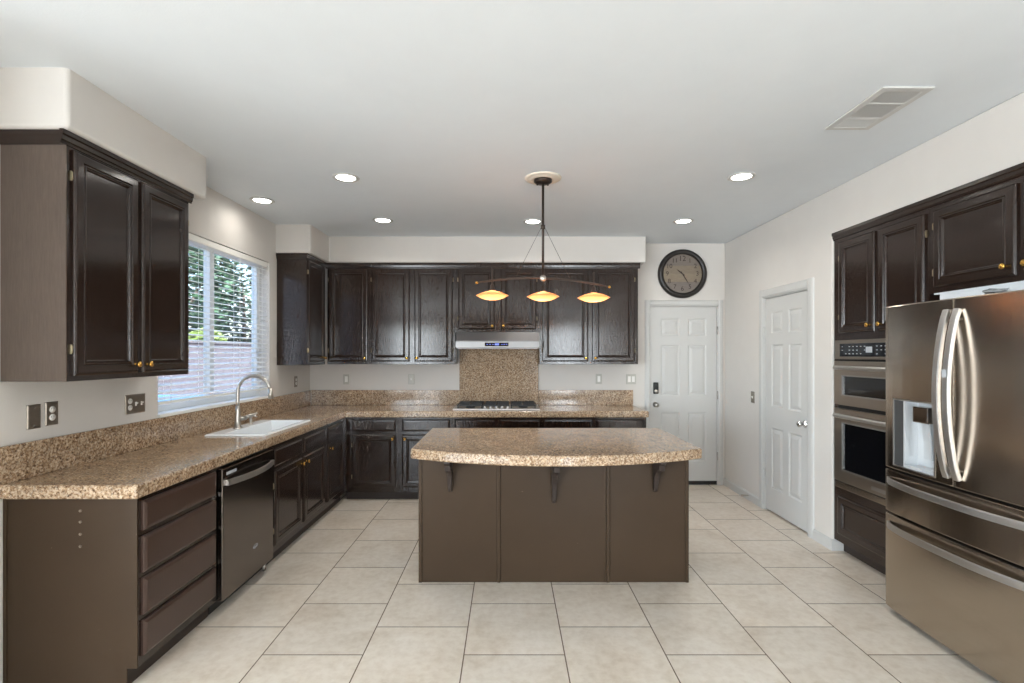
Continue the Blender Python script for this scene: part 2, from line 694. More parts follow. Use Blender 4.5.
# family room behind the camera
b = B()
b.box(-6.0, -5.85, -5.2, 1.35, 0, .25).box(-6.0, -5.85, -5.2, 1.35, 2.35, ZC)
b.box(-6.0, -5.85, -5.2, -3.8, .25, 2.35).box(-6.0, -5.85, -1.8, 1.35, .25, 2.35)
struct(b, 'wall_family_room', 'wall')
b = B()
b.box(3.4, 3.52, 3.9, 5.9, 0, ZC).box(2.601, 3.4, 3.9, 4.0, 0, ZC).box(2.601, 3.4, 5.0, 5.1, 0, ZC)
struct(b, 'wall_pantry', 'wall')
b = B()
b.box(-6.0, XL, 1.35, 1.5, 0, ZC)
struct(b, 'wall_partition', 'wall')
b = B()
b.box(-6.0, 3.6, -5.2, -5.05, 2.4, ZC).box(-6, -5.6, -5.2, -5.05, 0, 2.4).box(2.3, 3.6, -5.2, -5.05, 0, 2.4)
b.box(-2.2, 1.3, -5.2, -5.05, 0, 2.4)
b.box(-3.95, -3.85, -5.2, -5.05, 0, 2.4)
struct(b, 'wall_rear', 'wallrear')

# soffits
b = B()
b.box(XL - .02, -1.945, 2.185, 3.205, 2.497, ZC + .02)
struct(b, 'wall_soffit_left', 'wall', bevel=.02, bseg=4)
b = B()
pts = [(XL - .02, 4.835), (-1.93, 4.835), (-1.93, 5.335), (1.49, 5.335), (1.49, YB + .02), (XL - .02, YB + .02)]
b.prism(pts, lambda p, h: (p[0], p[1], h), 2.487, ZC + .02)
struct(b, 'wall_soffit_back', 'wall', bevel=.015, bseg=3)

# baseboards


def baseboard(name, P, u0, u1, w=0):
    b = B()
    b.prism([(0, w), (0, w + .013), (.07, w + .013), (.082, w + .006), (.085, w)], lambda p, h: P(h, p[0], p[1]), u0, u1)
    return struct(b, name, 'white')


baseboard('baseboard_right', right, PY1 + .075, YB, 0)
baseboard('baseboard_pantry', right, AY1 + .0005, PY0 - .075, 0)
b = B()
b.prism([(0, 0), (0, .013), (.07, .013), (.082, .006), (.085, 0)], lambda p, h: (h, AY1 - p[1], p[0]), XR - .013, XR + .078)
struct(b, 'baseboard_corner', 'white')
baseboard('baseboard_back', back, 1.43, DX0 - .06, 0)

# door casings
CAS = [(0, 0), (0, .012), (.012, .018), (.04, .016), (.055, .01), (.06, 0)]


def casing(name, P, u0, u1, z1, wd=.06):
    b = B()
    s = wd / .06
    for (edge, sg) in ((u0, -1), (u1, 1)):
        b.prism([(edge + sg * p * s, q) for p, q in CAS], lambda p, h: P(p[0], h, p[1]), 0, z1 + wd)
    b.prism([(z1 + p * s, q) for p, q in CAS], lambda p, h: P(h, p[0], p[1]), u0 - .001, u1 + .001)
    # jambs inside the opening
    pbox(b, P, u0, u0 + .012, 0, z1, -.11, .001)
    pbox(b, P, u1 - .012, u1, 0, z1, -.11, .001)
    pbox(b, P, u0, u1, z1 - .012, z1, -.11, .001)
    return struct(b, name, 'white')


casing('trim_1', back, DX0, DX1, DZ)
casing('trim_2', right, PY0, PY1, PZ, .075)

SIX = [(0, 0), (.012, -.008), (.02, -.008), (.045, -.001), (.055, 0)]


def six_panel(name, P, u0, u1, v0, v1, w, hinge_hi):
    """six-panel slab; the front face at w"""
    W = u1 - u0
    H = v1 - v0
    st = .115 * W / .76
    mid = .1 * W / .76
    pw = (W - 2 * st - mid) / 2
    us = [u0, u0 + st, u0 + st + pw, u0 + st + pw + mid, u1 - st, u1]
    zs = [0, .225, .80, 1.00, 1.59, 1.695, 1.90, 2.035]
    zs = [v0 + z * H / 2.035 for z in zs]
    b = B()
    for i in range(5):
        for j in range(7):
            if i in (1, 3) and j in (1, 3, 5):
                b.rings(P, us[i], us[i + 1], zs[j], zs[j + 1], [(a, w + h) for a, h in SIX])
            else:
                b.face([P(us[i], zs[j], w), P(us[i + 1], zs[j], w), P(us[i + 1], zs[j + 1], w), P(us[i], zs[j + 1], w)])
    b.face([P(u0, v0, w - .035), P(u1, v0, w - .035), P(u1, v1, w - .035), P(u0, v1, w - .035)])
    for a, c in (((u0, v0), (u1, v0)), ((u1, v0), (u1, v1)), ((u1, v1), (u0, v1)), ((u0, v1), (u0, v0))):
        b.face([P(*a, w), P(*c, w), P(*c, w - .035), P(*a, w - .035)])
    return struct(b, name, 'white', weld=True)


d1 = six_panel('door_1', back, DX0 + .014, DX1 - .014, .045, DZ - .015, -.012, True)
d2 = six_panel('door_2', right, PY0 + .014, PY1 - .014, .015, PZ - .015, -.012, True)


def knob_set(P, u, v, w, mat, parent, name='knob'):
    b = B()
    b.lathe([(0, 0), (.03, 0), (.03, .006), (.012, .01), (.011, .03), (.02, .036), (.027, .048), (.026, .058), (.016, .066), (0, .067)], P(u, v, w), NRM[P], 24)
    return b.put(name, mat, parent)


knob_set(back, DX0 + .065, .92, -.012, 'nickel', d1)
b = B()
pbox(b, back, DX0 + .04, DX0 + .095, 1.045, 1.175, -.012, .018, .008)
kp = b.put('keypad_lock', 'black', d1)
b = B()
b.lathe([(0, 0), (.022, 0), (.02, .01), (0, .012)], back(DX0 + .067, 1.075, .018), NRM[back], 20)
b.put('thumb_turn', 'nickel', kp)
for z in (.33, 1.03, 1.77):
    b = B()
    b.cyl(back(DX1 - .008, z - .045, .004), back(DX1 - .008, z + .045, .004), .007, 10)
    b.put('hinge', 'nickel', d1)
b = B()
pbox(b, back, DX0 + .012, DX1 - .012, .003, .045, -.04, -.005)
b.put('door_sweep', 'black', d1)
b = B()
pbox(b, back, DX0 - .04, DX0 + .012, 1.955, 1.985, .0, .022, .003)
b.put('door_sensor', 'white', d1)
knob_set(right, PY0 + .07, .912, -.012, 'chrome', d2)
b = B()
pbox(b, right, PY0 + .006, PY0 + .014, .88, .945, -.011, .003)
b.put('latch_plate', 'nickel', d2)
for z in (.35, 1.72):
    b = B()
    b.cyl(right(PY1 - .008, z - .045, .004), right(PY1 - .008, z + .045, .004), .007, 10)
    b.put('hinge', 'white', d2)

# window
w1 = None
b = B()
fx0, fx1 = -.145, -.095
for (u0, u1, v0, v1) in ((WY0, WY0 + .05, WZ0, WZ1), (WY1 - .05, WY1, WZ0, WZ1), (WY0 + .05, WY1 - .05, WZ0, WZ0 + .05), (WY0 + .05, WY1 - .05, WZ1 - .05, WZ1), (3.925, 3.985, WZ0 + .05, WZ1 - .05)):
    pbox(b, left, u0, u1, v0, v1, fx0, fx1)
w1 = struct(b, 'window_1', 'vinyl')
b = B()
pbox(b, left, WY0 + .05, 3.925, WZ0 + .05, WZ1 - .05, -.124, -.12)
pbox(b, left, 3.985, WY1 - .05, WZ0 + .05, WZ1 - .05, -.124, -.12)
b.put('pane', 'glass', w1)
b = B()
pbox(b, left, WY0 - .01, WY1 + .01, WZ0 - .012, WZ0 + .008, -.093, .022)
b.put('window_sill', 'vinyl', w1)

# blind
bl = thing('window_blind', (XL, 3.96, 1.16), 'white horizontal slatted blind with open slats over the sink window', 'blind')
b = B()
pbox(b, left, WY0 + .01, WY1 - .01, 2.318, 2.365, -.075, -.005, .004)
b.put('headrail', 'vinyl', bl)
b = B()
z = 1.205
ang = math.radians(14)
while z < 2.305:
    c, s_ = .0245 * math.cos(ang), .0245 * math.sin(ang)
    b.prism([(-.03 - c, z + s_ - .0014), (-.03, z + .0022 - .0014), (-.03 + c, z - s_ - .0014), (-.03 + c, z - s_ + .0014), (-.03, z + .0022 + .0014), (-.03 - c, z + s_ + .0014)],
            lambda p, h: left(h, p[1], p[0]), WY0 + .015, WY1 - .015)
    z += .0435
b.put('slats', 'vinyl', bl)
b = B()
pbox(b, left, WY0 + .015, WY1 - .015, 1.165, 1.185, -.055, -.005, .003)
b.put('bottom_rail', 'vinyl', bl)
for u in (3.34, 3.72, 4.2, 4.58):
    b = B()
    for w in (-.056, -.004):
        b.cyl(left(u, 1.18, w), left(u, 2.318, w), .0016, 6)
    b.put('ladder_cord', 'vinyl', bl)

# ---------------------------------------------------------------- cabinet builder
DOOR = [(0, 0), (0, .010), (.003, .0135), (.008, .0175), (.014, .0195), (.044, .0195), (.048, .0155), (.051, .0175), (.056, .0195), (.061, .0185), (.066, .012), (.071, .0085)]
DRAW = [(0, 0), (0, .010), (.004, .014), (.014, .019), (.018, .0195)]


def cab_knob(P, u, v, w, parent):
    b = B()
    b.lathe([(.009, 0), (.006, .004), (.0055, .012), (.013, .018), (.0155, .024), (.013, .029), (0, .031)], P(u, v, w), NRM[P], 18)
    return b.put('knob', 'brass', parent)


def cab_hinge(P, u, v, w, parent):
    b = B()
    pbox(b, P, u - .0035, u + .0035, v - .022, v + .022, w, w + .008, .0015)
    b.cyl(P(u, v - .016, w + .009), P(u, v + .016, w + .009), .0035, 8)
    return b.put('hinge', 'nickel' if parent is None else 'hingem', parent)


M['hingem'] = plain('pale_brass_hinge', srgb(150, 138, 112), .35, .9)


def front(P, kind, u0, u1, v0, v1, w, parent, knob=None, hinge=None, mat='brown'):
    prof = DOOR if kind == 'door' else DRAW
    b = B()
    b.rings(P, u0, u1, v0, v1, [(a, w + h) for a, h in prof])
    d = b.put(kind if kind == 'door' else 'drawer', mat, parent)
    if knob:
        cab_knob(P, knob[0], knob[1], w + .019, d)
    if hinge:
        uu = u0 - .0055 if hinge == 'lo' else u1 + .0055
        hh = v1 - v0
        cab_hinge(P, uu, v0 + min(.12, hh * .2), w, d)
        cab_hinge(P, uu, v1 - min(.12, hh * .2), w, d)
    return d


CROWN = [(0, 0), (0, .004), (.010, .006), (.016, .011), (.034, .013), (.040, .018), (.06, .018), (.06, 0)]


def crown(b, P, u0, u1, v, w):
    b.prism([(v + p, w + q) for p, q in CROWN], lambda p, h: P(h, p[0], p[1]), u0, u1)


# ---- upper cabinet on the left wall, nearest
UW = .294
UB, UT = 1.376, 2.44
c = thing('wall_cabinet', (XL, 2.64, UB), 'two-door dark brown wall cabinet nearest the camera on the left wall', 'wall cabinet')
b = B()
pbox(b, left, 2.216, 3.062, UB, UT, 0.002, UW)
b.put('body', 'brown', c)
b = B()
pbox(b, left, 2.2105, 2.216, UB, UT, 0.002, UW + .001)
b.put('end_panel', 'panelu', c) if 'panelu' in M else None
if 'panelu' not in M:
    M['panelu'] = wood_paint('glossy_end_panel_paint', srgb(88, 76, 68), .13, .3)
    b.put('end_panel', 'panelu', c)
front(left, 'door', 2.24, 2.628, UB + .025, 2.425, UW, c, (2.60, UB + .07), 'lo')
front(left, 'door', 2.657, 3.04, UB + .025, 2.425, UW, c, (2.685, UB + .07), 'hi')
b = B()
pts = [(v, w) for v, w in CROWN]
# crown wraps the near end, then runs along the front
crown(b, left, 2.18, 3.085, UT - .005, UW)
b.prism([(2.2105 - q, UT - .005 + p) for p, q in CROWN], lambda p, h: (h, p[0], p[1]), XL + .002, XL + UW)
b.put('crown_molding', 'brown', c)

# ---- corner wall cabinet on the left wall
c = thing('wall_cabinet', (XL, 5.1, 1.39), 'narrow dark wall cabinet in the far left corner beside the window', 'wall cabinet')
b = B()
pbox(b, left, 4.855, YB - .325, 1.39, UT, 0.002, UW)
b.put('body', 'brown', c)
front(left, 'door', 4.885, 5.30, 1.417, 2.43, UW, c, (5.26, 1.46), 'lo')
b = B()
crown(b, left, 4.84, 5.33, 2.425, UW)
b.prism([(4.855 - q, 2.425 + p) for p, q in CROWN], lambda p, h: (h, p[0], p[1]), XL + .002, XL + UW)
b.put('crown_molding', 'brown', c)

# ---- wall cabinets on the back wall
BW = .305


def back_upper(x0, x1, z0, doors, label):
    c = thing('wall_cabinet', ((x0 + x1) / 2, YB, z0), label, 'wall cabinet', 'dark wall cabinets along the back wall')
    b = B()
    pbox(b, back, x0, x1, z0, UT, 0.002, BW)
    b.put('body', 'brown', c)
    for (a, e, ku, hg) in doors:
        front(back, 'door', a, e, z0 + .028, 2.425, BW, c, (ku, z0 + .065), hg)
    return c


back_upper(XL + UW + .02, -1.497, 1.39, [(-1.94, -1.518, -1.545, 'lo')], 'single-door dark wall cabinet at the left end of the back wall')
back_upper(-1.496, -.569, 1.39, [(-1.476, -1.065, -1.092, 'lo'), (-1.012, -.600, -.985, 'hi')], 'two-door dark wall cabinet on the back wall left of the range hood')
back_upper(-.568, .34, 1.738, [(-.537, -.145, -.172, 'lo'), (-.078, .308, -.05, 'hi')], 'short two-door dark wall cabinet above the range hood')
back_upper(.341, 1.408, 1.39, [(.374, .868, .84, 'lo'), (.914, 1.368, .943, 'hi')], 'two-door dark wall cabinet on the back wall right of the range hood')
b = B()
crown(b, back, XL + UW - .0, 1.43, 2.425, BW)
b.prism([(1.408 + q, 2.425 + p) for p, q in CROWN], lambda p, h: (p[0], h, p[1]), YB - BW, YB - .002)
tag(centre(b.put('crown_molding', 'brown')), 'long dark crown molding on top of the back wall cabinets', 'molding')

# ---- base cabinets, left run
FW = .60   # face frame
TK = .555  # toe kick


def base_body(c, P, u0, u1, end=None, v1=.853, depth0=.002, face=FW, toe=TK):
    b = B()
    pbox(b, P, u0, u1, .085, v1, depth0, face)
    b.put('body', 'brown', c)
    b = B()
    pbox(b, P, u0 + .001, u1 - .001, 0.001, .085, depth0 + .01, toe)
    b.put('toe_kick', 'toe', c)


c = thing('drawer_cabinet', (XL + .3, 2.53, 0), 'brown four-drawer base cabinet at the near end of the left counter', 'base cabinet')
base_body(c, left, 2.2325, 2.832)
b = B()
b.plate(lambda u, v, w: (XL + u, w, v), [.002, TK, FW + .001], [.002, .085, .853], lambda u, v: not (u > TK and v < .085), 2.2265, 2.2325)
# shelf-pin sockets and a scribe strip against the wall
b.put('end_panel', 'panelb', c)
b = B()
b.box(XL + .003, XL + .018, 2.2215, 2.2265, .002, .853)
b.put('scribe_strip', 'panelb', c)
for zz in (.795, .745, .69, .635):
    b = B()
    b.lathe([(.0055, 0), (.0065, .0035), (0, .004)], (-1.925 + .003, 2.2265, zz), (0, -1, 0), 10)
    b.put('plug', 'panelplug', c) if 'panelplug' in M else None
    if 'panelplug' not in M:
        M['panelplug'] = plain('painted_plug', srgb(120, 108, 95), .35)
        b.put('plug', 'panelplug', c)
for z0, z1 in ((.698, .831), (.505, .671), (.313, .48), (.126, .286)):
    front(left, 'drawer', 2.252, 2.812, z0, z1, FW, c, mat='drawer')

dw = thing('dishwasher', (XL + .3, 3.15, 0), 'stainless dishwasher under the left counter beside the drawer cabinet', 'dishwasher')
b = B()
pbox(b, left, 2.838, 3.462, .09, .85, .01, .59)
b.put('body', 'black', dw)
b = B()
pbox(b, left, 2.842, 3.455, .078, .838, .59, .632, .006)
dd = b.put('door', 'steel_dw', dw)
b = B()
n = 14
path = []
for k in range(n + 1):
    t = k / n
    path.append(left(2.875 + t * (3.425 - 2.875), .752, .64 + .042 * math.sin(math.pi * t) ** .8))
b.ribbon(path, .034, .012, (0, 0, 1))
b.box(XL + .63, XL + .652, 2.872, 2.89, .736, .768).box(XL + .63, XL + .652, 3.41, 3.428, .736, .768)
b.put('handle', 'steel_h', dd)
b = B()
pbox(b, left, 2.88, 2.985, .795, .812, .632, .6335)
b.put('name_plate', 'legend', dd)
b = B()
for k in range(22):
    pass
ring = [left(3.21 + .022 * math.cos(a) * 1.3, .255 + .013 * math.sin(a), .6335) for a in [i * math.pi / 8 for i in range(13)]]
b.tube(ring, .0016, 6)
b.tube([left(3.18 + .0035 * i, .252 + .006 * math.sin(i * 1.7), .6335) for i in range(17)], .0016, 6)
b.put('logo', 'legend', dd)
b = B()
pbox(b, left, 2.842, 3.455, .003, .075, .01, .555)
b.put('kick_plate', 'black', dw)
b = B()
b.cyl(left(3.43, .0, .58), left(3.43, .05, .58), .012, 12)
b.put('foot', 'steel_h', dw)

c = thing('sink_cabinet', (XL + .3, 3.98, 0), 'dark two-door base cabinet under the white sink', 'base cabinet')
b = B()
# hollow top so the bowl has room
pbox(b, left, 3.468, 4.512, .085, .60, .002, FW)
pbox(b, left, 3.468, 4.512, .60, .853, FW - .02, FW)
b.put('body', 'brown', c)
b = B()
pbox(b, left, 3.469, 4.511, .001, .085, .01, TK)
b.put('toe_kick', 'toe', c)
for a, e in ((3.515, 3.985), (4.02, 4.47)):
    front(left, 'drawer', a, e, .695, .822, FW, c)
front(left, 'door', 3.515, 3.985, .135, .668, FW, c, (3.955, .625), 'lo')
front(left, 'door', 4.02, 4.47, .135, .668, FW, c, (4.05, .625), 'hi')

c = thing('corner_cabinet', (XL + .3, 4.8, 0), 'dark base cabinet with one drawer and door between the sink cabinet and the corner', 'base cabinet')
base_body(c, left, 4.514, 5.066)
front(left, 'drawer', 4.553, 4.99, .695, .822, FW, c)
front(left, 'door', 4.553, 4.99, .135, .668, FW, c, (4.60, .625), 'hi')

# ---- base cabinets, back run


def back_base(x0, x1, units, label):
    c = thing('base_cabinet', ((x0 + x1) / 2, YB - .3, 0), label, 'base cabinet', 'dark base cabinets along the back wall')
    base_body(c, back, x0, x1)
    for (a, e, ku, hg) in units:
        front(back, 'drawer', a, e, .71, .832, FW, c)
        front(back, 'door', a, e, .136, .678, FW, c, (ku, .635), hg)
    return c


back_base(-1.668, -.571, [(-1.592, -1.148, -1.178, 'lo'), (-1.082, -.595, -1.052, 'hi')], 'two-door dark base cabinet at the left end of the back counter')
back_base(-.569, .346, [(-.545, -.135, -.165, 'lo'), (-.087, .325, -.058, 'hi')], 'dark base cabinet under the gas cooktop, mostly behind the island')
back_base(.348, 1.415, [(.369, .862, .832, 'lo'), (.906, 1.39, .936, 'hi')], 'dark base cabinet at the right end of the back counter by the entry door')

# ---------------------------------------------------------------- countertop
ct = thing('countertop', (XL, 4, .853), 'L-shaped brown speckled granite countertop along the left and back walls', 'countertop')
SX0, SX1, SY0, SY1 = -2.06, -1.745, 3.535, 4.265
xs = [XL + .002, SX0, SX1, -1.643, 1.43]
ys = [2.19, SY0, SY1, 5.02, YB - .002]


def keep_ct(x, y):
    if SX0 < x < SX1 and SY0 < y < SY1:
        return False
    return x < -1.643 or y > 5.02


b = B()
b.plate(lambda u, v, w: (u, v, w), xs, ys, keep_ct, .855, .918)
b.put('slab', 'granite', ct, bevel=.01, bseg=3)
b = B()
pbox(b, left, 2.19, YB - .022, .9185, 1.086, .002, .022)
b.put('backsplash', 'granite', ct, bevel=.003)
b = B()
pbox(b, back, XL + .023, -.556, .9185, 1.088, .002, .022)
b.put('backsplash', 'granite', ct, bevel=.003)
b = B()
pbox(b, back, .348, 1.428, .9185, 1.088, .002, .022)
b.put('backsplash', 'granite', ct, bevel=.003)
b = B()
pbox(b, back, -.554, .346, .9195, 1.60, .002, .024)
tag(centre(b.put('backsplash_panel', 'granite')), 'tall speckled granite splash panel between cooktop and range hood', 'backsplash')

# ---- sink
sk = thing('sink', (-1.94, 3.9, .918), 'white drop-in kitchen sink set in the left counter under the window', 'sink')
b = B()
o0 = (-2.145, -1.715, 3.5, 4.3)
fz = lambda u, v, w: (u, v, w)
rr = [(0, .9185), (0, .926), (.006, .930)]
prev = None
# rim: outer rectangle, offset inner rectangle (wide faucet ledge towards the wall)
inner = (-2.035, -1.755, 3.545, 4.255)
lv = [((-2.145, -1.715, 3.5, 4.3), .9185), ((-2.145, -1.715, 3.5, 4.3), .925), ((-2.138, -1.722, 3.507, 4.293), .930),
      (inner, .930), ((-2.03, -1.76, 3.552, 4.248), .922), ((-2.015, -1.775, 3.57, 4.23), .75), ((-1.99, -1.81, 3.61, 4.19), .735)]
for (x0, x1, y0, y1), z in lv:
    r = [b.bm.verts.new(p) for p in ((x0, y0, z), (x1, y0, z), (x1, y1, z), (x0, y1, z))]
    if prev:
        for k in range(4):
            b.bm.faces.new([prev[k], prev[(k + 1) % 4], r[(k + 1) % 4], r[k]])
    prev = r
b.bm.faces.new(prev)
bowl = b.put('basin', 'porcelain', sk)
b = B()
b.lathe([(0, 0), (.045, 0), (.042, .004), (.03, .001), (0, .001)], (-1.92, 3.9, .7355), (0, 0, 1), 24)
b.put('drain', 'chrome', sk)

# ---- faucet
fc = thing('faucet', (-2.075, 3.80, .93), 'brushed nickel gooseneck faucet behind the white sink', 'faucet')
fb = (-2.075, 3.80, .93)
b = B()
b.lathe([(0, 0), (.036, 0), (.035, .006), (.024, .012), (.021, .06), (.017, .14), (.0145, .17), (0, .17)], fb, (0, 0, 1), 24)
b.put('base', 'nickel', fc)
b = B()
R = .125
zt = 1.333 - R
pts = [(fb[0], fb[1], z) for z in (1.09, 1.13, 1.17, zt)]
for k in range(1, 15):
    a = math.pi - k / 14 * math.pi * .94
    pts.append((fb[0] + R + R * math.cos(a), fb[1], zt + R * math.sin(a)))
b.tube(pts, .0135, 14, up=(0, 1, 0))
b.put('spout', 'nickel', fc)
ex, ez = pts[-1][0], pts[-1][2]
b = B()
b.cyl((ex - .001, fb[1], ez + .004), (ex + .01, fb[1], ez - .075), .015, 16, .02)
b.put('spray_head', 'nickel', fc)
b = B()
b.cyl((fb[0] + .01, fb[1] + .01, 1.0), (fb[0] + .02, fb[1] + .075, 1.0), .016, 16)
b.tube([(fb[0] + .02, fb[1] + .07, 1.0), (fb[0] + .03, fb[1] + .085, 1.01), (fb[0] + .1, fb[1] + .10, 1.035)], [.015, .013, .008], 12)
b.put('handle', 'nickel', fc)
b = B()
b.lathe([(0, 0), (.02, 0), (.018, .006), (.011, .012), (.011, .06), (.014, .065), (.013, .078), (0, .08)], (-2.09, 4.02, .93), (0, 0, 1), 18)
b.tube([(-2.09, 4.02, .995), (-2.06, 4.02, 1.0), (-2.04, 4.02, .99)], .006, 8)
tag(centre(b.put('soap_dispenser', 'nickel')), 'small nickel soap dispenser on the sink ledge right of the faucet', 'soap dispenser')

# ---- cooktop
ck = thing('cooktop', (-.12, 5.36, .918), 'stainless gas cooktop with black grates on the back counter', 'cooktop')
b = B()
b.box(-.573, .333, 5.125, 5.62, .919, .932, .004)
b.put('tray', 'steel_h', ck)
for gx in (-.4, -.12, .16):
    g = B()
    x0, x1 = gx - .132, gx + .132
    for y in (5.17, 5.585):
        g.box(x0, x1, y - .006, y + .006, .955, .968)
    for x in (x0, x1 - .012):
        g.box(x, x + .012, 5.17, 5.585, .955, .968)
    g.box(gx - .006, gx + .006, 5.17, 5.585, .957, .97)
    for y in (5.27, 5.378, 5.48):
        g.box(x0, x1, y - .005, y + .005, .957, .97)
    for x in (x0 + .004, x1 - .014):
        for y in (5.175, 5.572):
            g.box(x, x + .01, y, y + .01, .932, .956)
    g.put('grate', 'iron', ck)
for (x, y) in ((-.4, 5.27), (-.4, 5.48), (-.12, 5.38), (.16, 5.27), (.16, 5.48)):
    g = B()
    g.lathe([(0, 0), (.05, 0), (.05, .008), (.038, .01), (.038, .018), (0, .02)], (x, y, .932), (0, 0, 1), 20)
    g.put('burner', 'iron', ck)
for k in range(5):
    g = B()
    g.lathe([(0, 0), (.021, 0), (.019, .02), (.014, .024), (0, .024)], (-.24 + k * .06, 5.152, .932), (0, 0, 1), 16)
    g.put('knob', 'steel_h', ck)

# ---- range hood
hd = thing('range_hood', (-.11, 5.4, 1.55), 'slim stainless range hood with a blue control display above the cooktop', 'range hood')
b = B()
b.prism([(YB - .03, 1.572), (5.262, 1.572), (5.262, 1.64), (5.30, 1.735), (YB - .03, 1.735)], lambda p, h: (h, p[0], p[1]), -.552, .332)
b.put('canopy', 'hood', hd, bevel=.003)
b = B()
b.box(-.556, .336, 5.232, 5.262, 1.568, 1.632, .003)
fp = b.put('front_panel', 'hoodlight', hd)
b = B()
b.box(-.245, .005, 5.2295, 5.2325, 1.583, 1.62)
cp = b.put('control_panel', 'blackglass', fp)
b = B()
b.box(-.14, -.095, 5.2285, 5.2297, 1.593, 1.611)
for x in (-.225, -.195, -.165, -.07, -.045, -.02):
    b.box(x, x + .012, 5.2285, 5.2297, 1.599, 1.605)
b.put('display', 'display', hd)
b = B()
b.box(-.54, .32, 5.25, YB - .04, 1.556, 1.571)
b.put('filter', 'hood', hd)

# ---------------------------------------------------------------- island
isl = thing('kitchen_island', (.3, 3.5, 0), 'brown painted kitchen island body with panelled back in the middle of the floor', 'kitchen island')
b = B()
b.box(-.583, 1.178, 3.252, 3.86, .002, .853)
b.put('body', 'panelb', isl)
for x0, x1 in ((-.583, -.07), (-.05, .645), (.665, 1.178)):
    b = B()
    b.box(x0 + .002, x1 - .002, 3.244, 3.252, .004, .850)
    b.put('panel', 'panelb', isl, bevel=.002)
for x in (-.583 + .009, -.06, .655, 1.178 - .006):
    b = B()
    b.box(x - .011, x + .011, 3.236, 3.2515, .004, .850)
    b.put('batten', 'panelb', isl, bevel=.003)
for x in (-.378, .30, .962):
    b = B()
    D = .23 if x == .30 else .18
    H = .33 if x == .30 else .255
    y0 = 3.243
    prof = [(0, 0), (D, 0), (D, .035), (D - .02, .05), (D - .028, .085)]
    for k in range(1, 9):
        a = k / 9 * math.pi / 2
        prof.append((.035 + (D - .063) * (1 - math.sin(a)), .085 + (H - .125) * (1 - math.cos(a))))
    prof += [(.030, H - .035), (.022, H - .012), (.0, H)]
    b.prism([(y0 - p, .853 - q) for p, q in prof], lambda p, h: (h, p[0], p[1]), x - .019, x + .019)
    for v in b.bm.verts:
        k = (.853 - v.co.z) / H
        v.co.x = x + (v.co.x - x) * (1 - .6 * max(0, k - .3))
    cb = b.put('corbel', 'toe', isl, bevel=.003)
it = B()
poly = [(-.60, 3.905), (-.60, 3.045)]
n = 24
x0, x1, ye, ym = -.585, 1.18, 3.035, 2.822
c_ = (x1 - x0) / 2
sg = ye - ym
Rr = (c_ * c_ + sg * sg) / (2 * sg)
for k in range(n + 1):
    x = x0 + (x1 - x0) * k / n
    dx = x - (x0 + x1) / 2
    poly.append((x, ym + Rr - math.sqrt(Rr * Rr - dx * dx)))
poly += [(1.195, 3.045), (1.195, 3.905)]
it.prism(poly, lambda p, h: (p[0], p[1], h), .856, .918)
tag(centre(it.put('island_countertop', 'granite', bevel=.01, bseg=3)), 'brown speckled granite island top with a curved front edge', 'countertop')

# ---------------------------------------------------------------- right side: oven tower, fridge, cabinets
RF = -.012   # face of the right cabinets
tw = thing('oven_cabinet', (XR + .3, 3.36, 0), 'tall dark cabinet housing the wall ovens left of the refrigerator', 'tall cabinet')
b = B()
T0, T1 = 2.925, AY1 - .004
pbox(b, right, T0, T1, .09, .50, -.64, RF)
pbox(b, right, T0, T1, 1.60, 2.36, -.64, RF)
pbox(b, right, T0, T0 + .045, .5, 1.6, -.64, RF)
pbox(b, right, T1 - .042, T1, .5, 1.6, -.64, RF)
b.put('body', 'brown', tw)
b = B()
pbox(b, right, T0, T1, .001, .09, -.62, -.078)
b.put('toe_kick', 'toe', tw)
front(right, 'door', 3.352, 3.712, 1.655, 2.335, RF, tw, (3.385, 1.70), 'hi')
front(right, 'door', 2.95, 3.312, 1.655, 2.335, RF, tw, (3.28, 1.70), 'lo')
front(right, 'door', 2.985, 3.725, .15, .435, RF, tw)

ov = thing('double_oven', (XR + .2, 3.36, .5), 'stainless built-in microwave and wall oven stack in the tall cabinet', 'oven')
O0, O1 = 2.972, 3.728
b = B()
pbox(b, right, O0 + .004, O1 - .004, .505, 1.595, -.58, -.002)
b.put('housing', 'black', ov)
b = B()
pbox(b, right, O0, O1, 1.462, 1.602, -.002, .02, .004)
p = b.put('control_panel', 'oven', ov)
b = B()
pbox(b, right, O0 + .06, O1 - .06, 1.482, 1.575, .02, .0225)
q = b.put('control_glass', 'blackglass', p)
b = B()
rnd = random.Random(3)
for i in range(16):
    for j in range(3):
        if 6 < i < 9 or rnd.random() < .25:
            continue
        u = O0 + .09 + i * .038
        pbox(b, right, u, u + .014, 1.499 + j * .026, 1.504 + j * .026, .0225, .0232)
pbox(b, right, 3.34, 3.40, 1.51, 1.55, .0225, .0232)
lg = b.put('legend', 'legend', p)
lg['kind'] = 'stuff'


